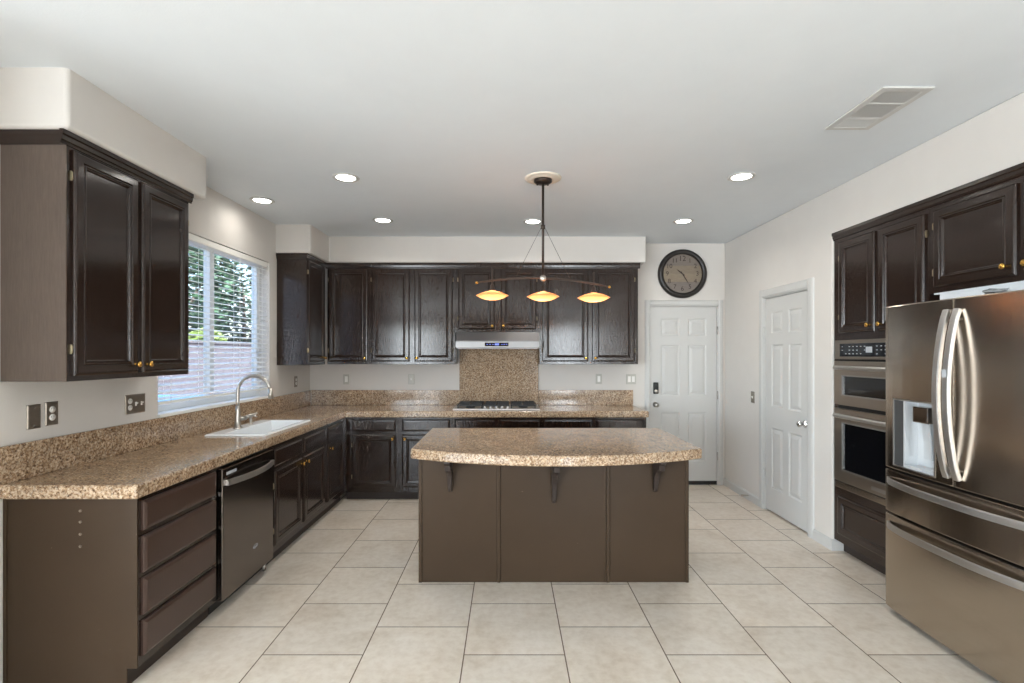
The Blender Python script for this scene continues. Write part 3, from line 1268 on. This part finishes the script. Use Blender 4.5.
def oven_door(z0, z1, g0, g1, hz, name):
    b = B()
    b.plate(right, [O0, O0 + .085, O1 - .085, O1], [z0, g0, g1, z1], lambda u, v: not (O0 + .085 < u < O1 - .085 and g0 < v < g1), -.002, .026)
    d = b.put('oven_door', 'oven', ov, bevel=.004)
    b = B()
    pbox(b, right, O0 + .085, O1 - .085, g0, g1, .005, .018)
    b.put('window', 'blackglass', d)
    b = B()
    b.plate(right, [O0 + .083, O0 + .093, O1 - .093, O1 - .083], [g0 - .002, g0 + .008, g1 - .008, g1 + .002],
            lambda u, v: not (O0 + .093 < u < O1 - .093 and g0 + .008 < v < g1 - .008), .018, .0285)
    b.put('window_trim', 'steel_h', d)
    b = B()
    b.tube([right(O0 + .05 + k / 12 * (O1 - O0 - .1), hz, .055 + .012 * math.sin(math.pi * k / 12)) for k in range(13)], .0155, 12, up=(0, 0, 1))
    for u in (O0 + .06, O1 - .06):
        pbox(b, right, u - .012, u + .012, hz - .011, hz + .011, .025, .055)
    b.put('handle', 'steel_h', d)
    return d


oven_door(1.125, 1.448, 1.195, 1.345, 1.40, 'upper')
ld = oven_door(.56, 1.098, .645, 1.0, 1.048, 'lower')
b = B()
pbox(b, right, 3.20, 3.34, .585, .61, .026, .029)
b.put('badge', 'steel_h', ld)
b = B()
pbox(b, right, O0, O1, .508, .55, -.002, .018, .003)
b.put('lower_trim', 'steel', ov)

fcab = thing('fridge_cabinet', (XR + .3, 2.43, 1.845), 'wide dark two-door wall cabinet above the refrigerator', 'wall cabinet')
b = B()
pbox(b, right, AY0 + .003, 2.923, 1.855, 2.36, -.64, RF)
b.put('body', 'brown', fcab)
b = B()
pbox(b, right, AY0 + .02, 2.90, 1.846, 1.855, -.64, -.016)
b.put('underside', 'raw', fcab)
b = B()
pbox(b, right, AY0 + .06, 2.868, 1.797, 1.846, -.04, -.022)
b.put('filler_board', 'raw', fcab)
front(right, 'door', 2.416, 2.888, 1.885, 2.335, RF, fcab, (2.455, 1.935), 'hi')
front(right, 'door', 1.955, 2.384, 1.885, 2.335, RF, fcab, (2.352, 1.935), 'lo')
b = B()
crown(b, right, AY0 - .02, AY1 + .0, 2.3605, RF)
tag(centre(b.put('crown_molding', 'brown')), 'dark crown molding along the top of the right-hand cabinets', 'molding')

b = B()
rnd = random.Random(5)
b.lathe([(0, 0), (.045, .004), (.05, .012), (.03, .022), (.04, .026), (0, .028)], (2.445, 2.48, 1.80), (0, 0, 1), 11, smooth=False)
for v in b.bm.verts:
    v.co += Vector((rnd.uniform(-.01, .01), rnd.uniform(-.018, .018), rnd.uniform(-.005, .005)))
tag(centre(b.put('crumpled_plastic', 'plastic')), 'small crumpled clear plastic scrap hanging under the cabinet above the refrigerator', 'plastic scrap')

# fridge
F0, F1 = 1.985, 2.905
fr = thing('refrigerator', (2.6, 2.445, 0), 'large stainless French-door refrigerator with ice dispenser at the right', 'refrigerator')


def fxw(u, v=0):
    t = (u - (F0 + F1) / 2) / ((F1 - F0) / 2)
    return XR - (2.19 + .016 * t * t + .008 * t ** 8)     # distance out from the wall plane


b = B()
b.box(2.285, 3.1, F0 + .004, F1 - .004, .03, 1.765)
b.put('body', 'grey', fr)
b = B()
b.box(2.285, 2.36, F0 + .02, F1 - .02, .001, .03)
b.put('base_grille', 'black', fr)


def seg(a, e, n):
    return [a + (e - a) * k / n for k in range(n + 1)]


S = 2.432
DU0, DU1, DV0, DV1 = 2.538, 2.832, .865, 1.245
CU = 2.752  # between the control strip and the recess
b = B()
us = [S + .002] + seg(DU0, DU1, 4) + [2.86, 2.88, F1 - .008, F1]
b.plate(right, us, [.845, DV0, DV1, 1.775], lambda u, v: not (DU0 < u < DU1 and DV0 < v < DV1), XR - 2.28, fxw)
dl = b.put('door', 'steel', fr, bevel=.005)
dl['label'] = 'stainless door with ice and water dispenser'
b = B()
us = seg(F0, F0 + .03, 3) + seg(F0 + .08, S - .002, 8)
b.plate(right, us, [.845, 1.775], lambda u, v: True, XR - 2.28, fxw)
dr = b.put('door', 'steel', fr, bevel=.005)
for z0, z1 in ((.59, .832), (.035, .578)):
    b = B()
    b.plate(right, seg(F0, F0 + .03, 3) + seg(F0 + .08, F1 - .08, 12) + seg(F1 - .03, F1, 3), [z0, z1], lambda u, v: True, XR - 2.28, fxw)
    d = b.put('drawer', 'steel', fr, bevel=.005)
    hz = z1 - .058
    b = B()
    path = []
    for k in range(21):
        t = k / 20
        u = F1 - .035 - t * (F1 - F0 - .07)
        e = min(1, math.sin(math.pi * t) * 1.15) ** .5
        path.append(right(u, hz - .0 * e, fxw(u) + .004 + .05 * e))
    b.ribbon(path, .036, .014, (0, 0, 1))
    b.put('handle', 'steel_h', d, bevel=.004)
# door handles: tall bowed bars either side of the seam
for yc, d in ((S + .029, dl), (S - .029, dr)):
    b = B()
    path = []
    for k in range(21):
        t = k / 20
        v = .885 + t * (1.72 - .885)
        e = math.sin(math.pi * t) ** .75
        path.append(right(yc, v, fxw(yc) + .006 + .056 * e))
    b.ribbon(path, .034, .022, (0, 1, 0))
    b.put('handle', 'steel_h', d, bevel=.005)
    b = B()
    for v in (.93, 1.67):
        b.cyl(right(yc, v, fxw(yc) - .002), right(yc, v, fxw(yc) + .03), .008, 10)
    b.put('handle_mount', 'steel_h', d)
b = B()
wc = fxw(S - .029) + .0735
pbox(b, right, S - .042, S - .017, 1.385, 1.425, wc, wc + .0012)
b.put('sticker', 'legend', dr)
# dispenser
w_in = XR - 2.275
b = B()
pbox(b, right, CU, DU1 - .006, DV0 + .006, DV1 - .006, w_in, fxw(DU1) - .001)
b.put('dispenser_controls', 'grey', fr)
b = B()
b.plate(right, [DU0, DU0 + .008, DU1 - .006, DU1], [DV0, DV0 + .006, DV1 - .006, DV1],
        lambda u, v: not (DU0 + .008 < u < DU1 - .006 and DV0 + .006 < v < DV1 - .006), w_in, lambda u, v: fxw(u) + .002)
b.put('dispenser_frame', 'steel_h', fr)
b = B()
pbox(b, right, DU0 + .006, CU, DV0 + .004, DV1 - .004, w_in - .0, w_in + .006)
pbox(b, right, CU - .012, CU, DV0 + .004, DV1 - .004, w_in, fxw(CU) - .001)
pbox(b, right, DU0 + .006, DU0 + .014, DV0 + .004, DV1 - .004, w_in, fxw(CU) - .004)
pbox(b, right, DU0 + .006, CU, DV0 + .004, DV0 + .022, w_in, fxw(CU) - .002)
b.put('dispenser_recess', 'dispw', fr)
b = B()
pbox(b, right, 2.60, 2.70, 1.13, 1.215, w_in + .006, fxw(2.65) - .012, .006)
b.put('ice_chute', 'steel_d', fr)
b = B()
b.ribbon([right(2.655, 1.125, w_in + .035), right(2.66, 1.03, w_in + .02), right(2.665, .93, w_in + .012)], .05, .006, (0, 1, 0))
b.put('paddle', 'dispw', fr)
b = B()
pbox(b, right, F1 - .1, F1 - .01, 1.775, 1.795, -.05, .12, .004)
pbox(b, right, F0 + .01, F0 + .1, 1.775, 1.795, -.05, .12, .004)
b.put('hinge_cover', 'grey', fr)

# ---------------------------------------------------------------- pendant
PX, PYY = .2515, 3.557
pd = thing('pendant_light', (PX, PYY, 1.88), 'dark bronze three-shade pendant light with glowing amber glass over the island', 'pendant light')
b = B()
b.lathe([(0, 0), (.132, 0), (.13, -.006), (.112, -.01), (.104, -.008), (.09, -.014), (.076, -.02), (.07, -.012), (0, -.012)], (PX, PYY, ZC - .0005), (0, 0, 1), 40)
b.put('ceiling_medallion', 'medal', pd)
b = B()
b.lathe([(0, -.012), (.064, -.012), (.064, -.03), (.05, -.04), (.02, -.046), (0, -.046)], (PX, PYY, ZC), (0, 0, 1), 32)
for a in (.6, 2.7, 4.5):
    b.lathe([(.006, 0), (.006, -.006), (0, -.008)], (PX + .045 * math.cos(a), PYY + .045 * math.sin(a), ZC - .04), (0, 0, 1), 8)
b.put('canopy', 'bronze', pd)
b = B()
b.cyl((PX, PYY, 2.05), (PX, PYY, ZC - .04), .009, 12)
b.lathe([(.009, 0), (.016, .004), (.016, .03), (.009, .034)], (PX, PYY, 2.395), (0, 0, 1), 14)
b.put('rod', 'bronze', pd)
tl = -.031
arm = lambda t: (PX + t * .47, PYY, 2.045 + tl * t / 1.0 * .47 / .47 * .5 - .047 * t * t)
b = B()
b.tube([arm(-1 + 2 * k / 30) for k in range(31)], [.004 + .004 * min(1, (1 - abs(-1 + 2 * k / 30)) * 6) for k in range(31)], 10)
b.put('arm', 'bronze', pd)
b = B()
b.lathe([(0, -.012), (.02, -.012), (.024, 0), (.02, .012), (0, .012)], arm(0), (0, 1, 0), 20)
b.put('hub', 'nickel', pd)
for sgn in (-1, 1):
    b = B()
    e = arm(.42 * sgn)
    b.cyl((PX + .012 * sgn, PYY, 2.41), (e[0], e[1], e[2] + .004), .0016, 6)
    b.put('wire', 'bronze', pd)
    b = B()
    e = arm(1.0 * sgn)
    b.lathe([(0, -.004), (.008, 0), (.01, .008), (.006, .016), (0, .018)], e, (sgn, 0, -.15), 12)
    b.put('finial', 'brass', pd)
for t in (-.775, 0, .775):
    ax, ay, az = arm(t)
    zc = 1.913 - t * .010
    b = B()
    if t:
        b.cyl((ax, ay, zc + .035), (ax, ay, az + .085), .0055, 10)
    else:
        b.cyl((ax, ay, zc + .035), (ax, ay, az), .0055, 10)
    b.lathe([(.0055, .085), (.014, .07), (.016, .05), (.026, .036), (.024, .034)], (ax, ay, zc), (0, 0, 1), 16)
    stem = b.put('stem', 'bronze', pd)
    b = B()
    out, inn = [], []
    for k in range(13):
        a = k / 12
        r = .024 + (.116 - .024) * a
        h = .030 * (1 - a ** 1.5) + .0
        out.append((r, h))
    prof = out + [(.1175, -.001)]
    for k in range(12, -1, -1):
        a = k / 12
        prof.append((.03 + (.116 - .03) * a, -.031 * (1 - a ** 1.6)))
    b.lathe(prof[:-1] + [(.03, -.031), (.0, -.032)], (ax, ay, zc), (0, 0, 1), 36)
    b.bm.faces.ensure_lookup_table()
    b.put('shade', 'shade', pd)
    b = B()
    b.lathe([(0, -.014), (.008, -.012), (.011, 0), (.008, .012), (0, .014)], (ax, ay, zc + .002), (0, 0, 1), 14)
    b.put('bulb', 'bulb', stem)
    ldt = bpy.data.lights.new('pendant_bulb_glow', 'POINT')
    ldt.energy = .95
    ldt.color = (1, .78, .5)
    ldt.shadow_soft_size = .016
    lo = bpy.data.objects.new('pendant_bulb_glow', ldt)
    COL.objects.link(lo)
    lo.parent = pd
    lo.location = Vector((ax, ay, zc + .018)) - ROOT[pd.name]

# ---------------------------------------------------------------- recessed lights
spots = [(-1.16, 3.54, 'nearer left'), (1.66, 3.52, 'nearer right'), (-1.18, 4.67, ''), (.238, 4.71, ''), (1.665, 4.70, ''), (-2.02, 4.066, '')]
labs = ['recessed ceiling light left of the pendant, the larger near one', 'recessed ceiling light nearest the air vent on the right',
        'recessed ceiling light near the back soffit left of the pendant', 'recessed ceiling light just behind the pendant rod near the back soffit',
        'recessed ceiling light in front of the entry door and clock', 'recessed ceiling light by the window over the sink']


def recessed(x, y, label):
    c = thing('recessed_light', (x, y, ZC), label, 'ceiling light', 'recessed ceiling lights')
    b = B()
    b.lathe([(.066, -.001), (.092, -.0012), (.095, -.004), (.09, -.008), (.072, -.010), (.066, -.006), (.066, -.001)], (x, y, ZC), (0, 0, 1), 36)
    b.put('trim_ring', 'white', c)
    b = B()
    b.lathe([(0, -.001), (.067, -.001), (.066, -.005), (.03, -.008), (0, -.009)], (x, y, ZC), (0, 0, 1), 30)
    b.put('lens', 'ledwhite', c)
    ldt = bpy.data.lights.new('downlight', 'AREA')
    ldt.shape = 'DISK'
    ldt.size = .12
    ldt.energy = 2.2
    ldt.color = (1, .96, .9)
    ldt.spread = math.radians(150)
    lo = bpy.data.objects.new('downlight', ldt)
    COL.objects.link(lo)
    lo.parent = c
    lo.location = (0, 0, -.014)
    return c


r0 = recessed(spots[0][0], spots[0][1], labs[0])
for k in range(1, 6):
    rk = dup(r0, (spots[k][0], spots[k][1], ZC), labs[k], 'recessed ceiling lights')
for ch in rk.children:
    if ch.type == 'LIGHT':          # the can over the sink is dimmer
        ch.data = ch.data.copy()
        ch.data.energy = .7

# ---------------------------------------------------------------- air vent
vt = thing('air_vent', (1.895, 2.56, ZC), 'white rectangular air vent in the ceiling at the upper right', 'air vent')
VX0, VX1, VY0, VY1 = 1.77, 2.018, 2.335, 2.775
b = B()
b.plate(lambda u, v, w: (u, v, ZC - w), [VX0, VX0 + .035, VX1 - .035, VX1], [VY0, VY0 + .035, VY0 + .145, VY0 + .16, VY0 + .30, VY0 + .315, VY1 - .03, VY1],
        lambda u, v: not (VX0 + .035 < u < VX1 - .035 and (VY0 + .035 < v < VY0 + .145 or VY0 + .16 < v < VY0 + .30 or VY0 + .315 < v < VY1 - .03)), 0.0005, .01)
b.put('frame', 'white', vt, bevel=.003)
b = B()
b.box(VX0 + .03, VX1 - .03, VY0 + .03, VY1 - .03, ZC - .002, ZC - .0005)
b.put('backing', 'ventdark', vt) if 'ventdark' in M else None
if 'ventdark' not in M:
    M['ventdark'] = plain('vent_grey', srgb(48, 46, 44), .8)
    b.put('backing', 'ventdark', vt)
b = B()
for (a, e) in ((VY0 + .035, VY0 + .145), (VY0 + .16, VY0 + .30)):
    nx = 17
    for k in range(nx):
        x = VX0 + .04 + (VX1 - VX0 - .08) * k / (nx - 1)
        b.box(x - .0016, x + .0016, a, e, ZC - .009, ZC - .002)
a = VY0 + .315
while a < VY1 - .035:
    b.box(VX0 + .035, VX1 - .035, a, a + .006, ZC - .009, ZC - .002)
    a += .013
b.put('louvers', 'white', vt)

# ---------------------------------------------------------------- clock
CX, CZ = 1.992, 2.417
ckk = thing('wall_clock', (CX, YB, CZ), 'large round wall clock with dark rim and weathered wood face above the entry door', 'clock')
b = B()
b.lathe([(.222, .004), (.222, .03), (.232, .042), (.25, .046), (.268, .04), (.279, .02), (.281, .002), (.222, .002)], (CX, YB, CZ), (0, -1, 0), 64)
b.put('rim', 'blackrim', ckk) if 'blackrim' in M else None
if 'blackrim' not in M:
    M['blackrim'] = plain('dark_clock_rim', srgb(36, 31, 28), .35)
    b.put('rim', 'blackrim', ckk)
b = B()
b.lathe([(0, .003), (.224, .003), (.224, .012), (0, .012)], (CX, YB, CZ), (0, -1, 0), 64, smooth=False)
b.put('face', 'clockface', ckk)
M['numeral'] = plain('numeral_brown', srgb(52, 38, 34), .6)


def text_mesh(txt, size, centre_, name, mat, parent, rot=(math.radians(90), 0, 0), extrude=.0006):
    cu = bpy.data.curves.new('txt', 'FONT')
    cu.body = txt
    cu.size = size
    cu.extrude = extrude
    cu.align_x = 'CENTER'
    cu.align_y = 'CENTER'
    o = bpy.data.objects.new('txt', cu)
    COL.objects.link(o)
    bpy.context.view_layer.update()
    me = bpy.data.meshes.new_from_object(o.evaluated_get(bpy.context.evaluated_depsgraph_get()))
    bpy.data.objects.remove(o)
    mt = Matrix.Translation(Vector(centre_) - (ROOT[parent.name] if parent else Vector())) @ __import__('mathutils').Euler(rot).to_matrix().to_4x4()
    me.transform(mt)
    me.name = name
    me.materials.clear()
    me.materials.append(M[mat])
    o = bpy.data.objects.new(name, me)
    COL.objects.link(o)
    o.parent = parent
    if parent:
        ROOT[o.name] = ROOT[parent.name]
    return o


for h in range(1, 13):
    a = math.radians(90 - 30 * h)
    text_mesh(str(h), .072 if h != 12 else .085, (CX + .172 * math.cos(a), YB - .0128, CZ + .172 * math.sin(a)), 'numeral', 'numeral', ckk)
for ang_, ln, wd, off in ((-63, .085, .011, .0145), (0, 0, 0, 0), (-58, .14, .008, .016)):
    if not ln:
        continue
    a = math.radians(ang_)
    if off < .015:
        a = math.radians(142)
    b = B()
    d = Vector((math.cos(a), 0, math.sin(a)))
    nn = Vector((-math.sin(a), 0, math.cos(a)))
    c0 = Vector((CX, YB - off, CZ))
    pts = [c0 - d * .03 - nn * wd * .5, c0 - d * .03 + nn * wd * .5, c0 + d * ln * .6 + nn * wd * .6, c0 + d * ln, c0 + d * ln * .6 - nn * wd * .6]
    r0_ = [b.bm.verts.new(p) for p in pts]
    r1_ = [b.bm.verts.new(p + Vector((0, -.001, 0))) for p in pts]
    for k in range(5):
        b.bm.faces.new([r0_[k], r0_[(k + 1) % 5], r1_[(k + 1) % 5], r1_[k]])
    b.bm.faces.new(r0_)
    b.bm.faces.new(r1_)
    b.put('hand', 'numeral', ckk)

# ---------------------------------------------------------------- wall plates


def plate(P, u, v, gangs, mat, label, kind, size=None):
    """gangs: list of 'o' outlet, 's' switch, 'b' blank, 'r' rocker"""
    n = len(gangs)
    w = .07 + .046 * (n - 1)
    t = thing('wall_outlet' if 'o' in gangs else ('wall_switch' if kind == 'switch' else 'wall_plate'), P(u, v, 0), label, kind)
    b = B()
    b.rings(P, u - w / 2, u + w / 2, v - .058, v + .058, [(0, .0003), (0, .002), (.004, .006), (.010, .0065), (.013, .0055)])
    b.put('cover_plate', mat, t)
    for i, g in enumerate(gangs):
        c = u + (i - (n - 1) / 2) * .046
        if g == 'o':
            for dz in (-.0195, .0195):
                b = B()
                b.lathe([(0, .0055), (.0165, .0055), (.016, .008), (0, .008)], P(c, v + dz, 0), NRM[P], 18)
                s = b.put('socket', 'socket', t)
                b = B()
                for du in (-.006, .006):
                    pbox(b, P, c + du - .001, c + du + .001, v + dz, v + dz + .008, .008, .0084)
                b.put('slot', 'gap', s)
        elif g == 's':
            b = B()
            pbox(b, P, c - .0055, c + .0055, v - .012, v + .012, .0055, .0075)
            b.prism([(v - .004, .006), (v + .002, .018), (v + .01, .018), (v + .008, .006)], lambda p, h: P(h, p[0], p[1]), c - .004, c + .004)
            b.put('toggle', 'socket', t)
        elif g == 'r':
            b = B()
            pbox(b, P, c - .016, c + .016, v - .033, v + .033, .0055, .009, .002)
            b.put('rocker', 'socket', t)
        else:
            b = B()
            for dz in (-.042, .042):
                b.lathe([(0, .0055), (.0035, .0055), (.003, .0072), (0, .0075)], P(c, v + dz, 0), NRM[P], 10)
            b.put('screw', 'chrome', t)
    return t


plate(left, 2.367, 1.20, 'b', 'plateg', 'blank metal wall plate at the far left above the counter', 'wall plate')
plate(left, 2.46, 1.205, 'o', 'plateg', 'metal-plated double socket beside the blank plate on the left wall', 'outlet')
plate(left, 3.012, 1.197, 'oss', 'plateg', 'metal three-gang plate with socket and two switches left of the window', 'outlet')
plate(left, 5.29, 1.205, 'o', 'plateg', 'metal-plated socket between the window and the far left corner', 'outlet')
plate(back, -1.85, 1.212, 'r', 'platew', 'pale rocker switch plate on the back wall nearest the left corner', 'switch')
plate(back, -1.108, 1.212, 's', 'platew', 'pale toggle switch plate on the back wall left of the cooktop', 'switch')
plate(back, 1.04, 1.215, 'r', 'platew', 'pale single switch plate on the back wall right of the cooktop', 'switch')
plate(back, 1.41, 1.212, 'rr', 'platew', 'pale double switch plate between the back counter and the entry door', 'switch')
plate(right, 5.01, 1.062, 's', 'plateg', 'metal switch plate on the right wall between the two white doors', 'switch')

# door stop on the baseboard
b = B()
b.cyl(right(5.08, .05, .012), right(5.08, .05, .075), .006, 10)
for k in range(6):
    b.lathe([(.006, 0), (.0095, .003), (.006, .006)], right(5.08, .05, .016 + k * .009), NRM[right], 10)
b.lathe([(.006, 0), (.011, .002), (.011, .014), (0, .016)], right(5.08, .05, .073), NRM[right], 12)
tag(centre(b.put('door_stop', 'nickel')), 'small metal spring door stop on the right baseboard', 'door stop')

# ---------------------------------------------------------------- outside, seen through the blind
b = B()
b.box(-30, -6.2, -12, 40, -.2, -.04).box(-6.2, -2.43, 1.5, 40, -.2, -.04)
g = b.put('ground', 'ground')
g['kind'] = 'structure'
b = B()
b.box(-6.4, -6.2, 1.6, 30, -.04, 1.72)
b.box(-6.43, -6.17, 1.6, 30, 1.72, 1.78)
tag(centre(b.put('garden_wall', 'block')), 'mauve block garden wall outside the sink window', 'garden wall')


def tree(x, y, z0, z1, rad, n, mat, label, seed, name='tree', size=.09, z00=0):
    rnd = random.Random(seed)
    t = thing(name, (x, y, -.04), label, 'tree' if name == 'tree' else 'bush', None)
    b = B()
    for _ in range(n):
        while True:
            p = Vector((rnd.uniform(-1, 1), rnd.uniform(-1, 1), rnd.uniform(-1, 1)))
            if p.length < 1:
                break
        p = p.normalized() * p.length ** .5
        c = Vector((x + p.x * rad, y + p.y * rad, (z0 + z1) / 2 + p.z * (z1 - z0) / 2))
        R_ = Matrix.Rotation(rnd.uniform(0, 6.28), 3, 'Z') @ Matrix.Rotation(rnd.uniform(-1.2, 1.2), 3, 'X')
        s = size * rnd.uniform(.6, 1.3)
        vs = [c + R_ @ Vector(q) * s for q in ((-.5, 0, 0), (0, -.28, .05), (.5, 0, 0), (0, .28, .05))]
        b.bm.faces.new([b.bm.verts.new(v) for v in vs])
    b.put('foliage', mat, t)
    b = B()
    b.tube([(x, y, -.04), (x + .05, y, z0 * .6), (x, y + .05, (z0 + z1) / 2)], [.12, .09, .04], 8)
    for k in range(5):
        a = k * 1.3
        b.tube([(x, y, z0 + .1), (x + math.cos(a) * rad * .5, y + math.sin(a) * rad * .5, (z0 + z1) / 2)], [.05, .02], 6)
    b.put('trunk', 'bark', t)
    return t


tree(-8.9, 13.0, 1.5, 5.2, 1.7, 5200, 'leaf', 'large green tree beyond the garden wall seen through the right of the blind', 1, size=.2)
tree(-9.2, 17.2, 1.4, 6.0, 2.2, 5200, 'leaf', 'farther green tree beyond the garden wall at the right end of the window', 2, size=.22)
tree(-8.1, 9.7, 1.6, 4.0, 1.2, 1900, 'leaf', 'sparser green tree beyond the garden wall seen through the left of the blind', 3, size=.16)
tree(-6.95, 11.4, 1.3, 2.1, .42, 1500, 'leafl', 'yellow green bush peeking over the garden wall', 4, name='bush', size=.12)

sp = thing('spa', (-4.35, 6.0, -.04), 'low box with a blue-grey cover outside the lower left of the window', 'spa')
b = B()
b.box(-5.2, -3.5, 5.0, 6.9, -.038, .82, .03)
b.put('cabinet', 'spaside', sp)
b = B()
b.box(-5.25, -3.45, 4.95, 5.94, .822, .93, .02).box(-5.25, -3.45, 5.96, 6.95, .822, .93, .02)
b.put('cover', 'spa', sp)
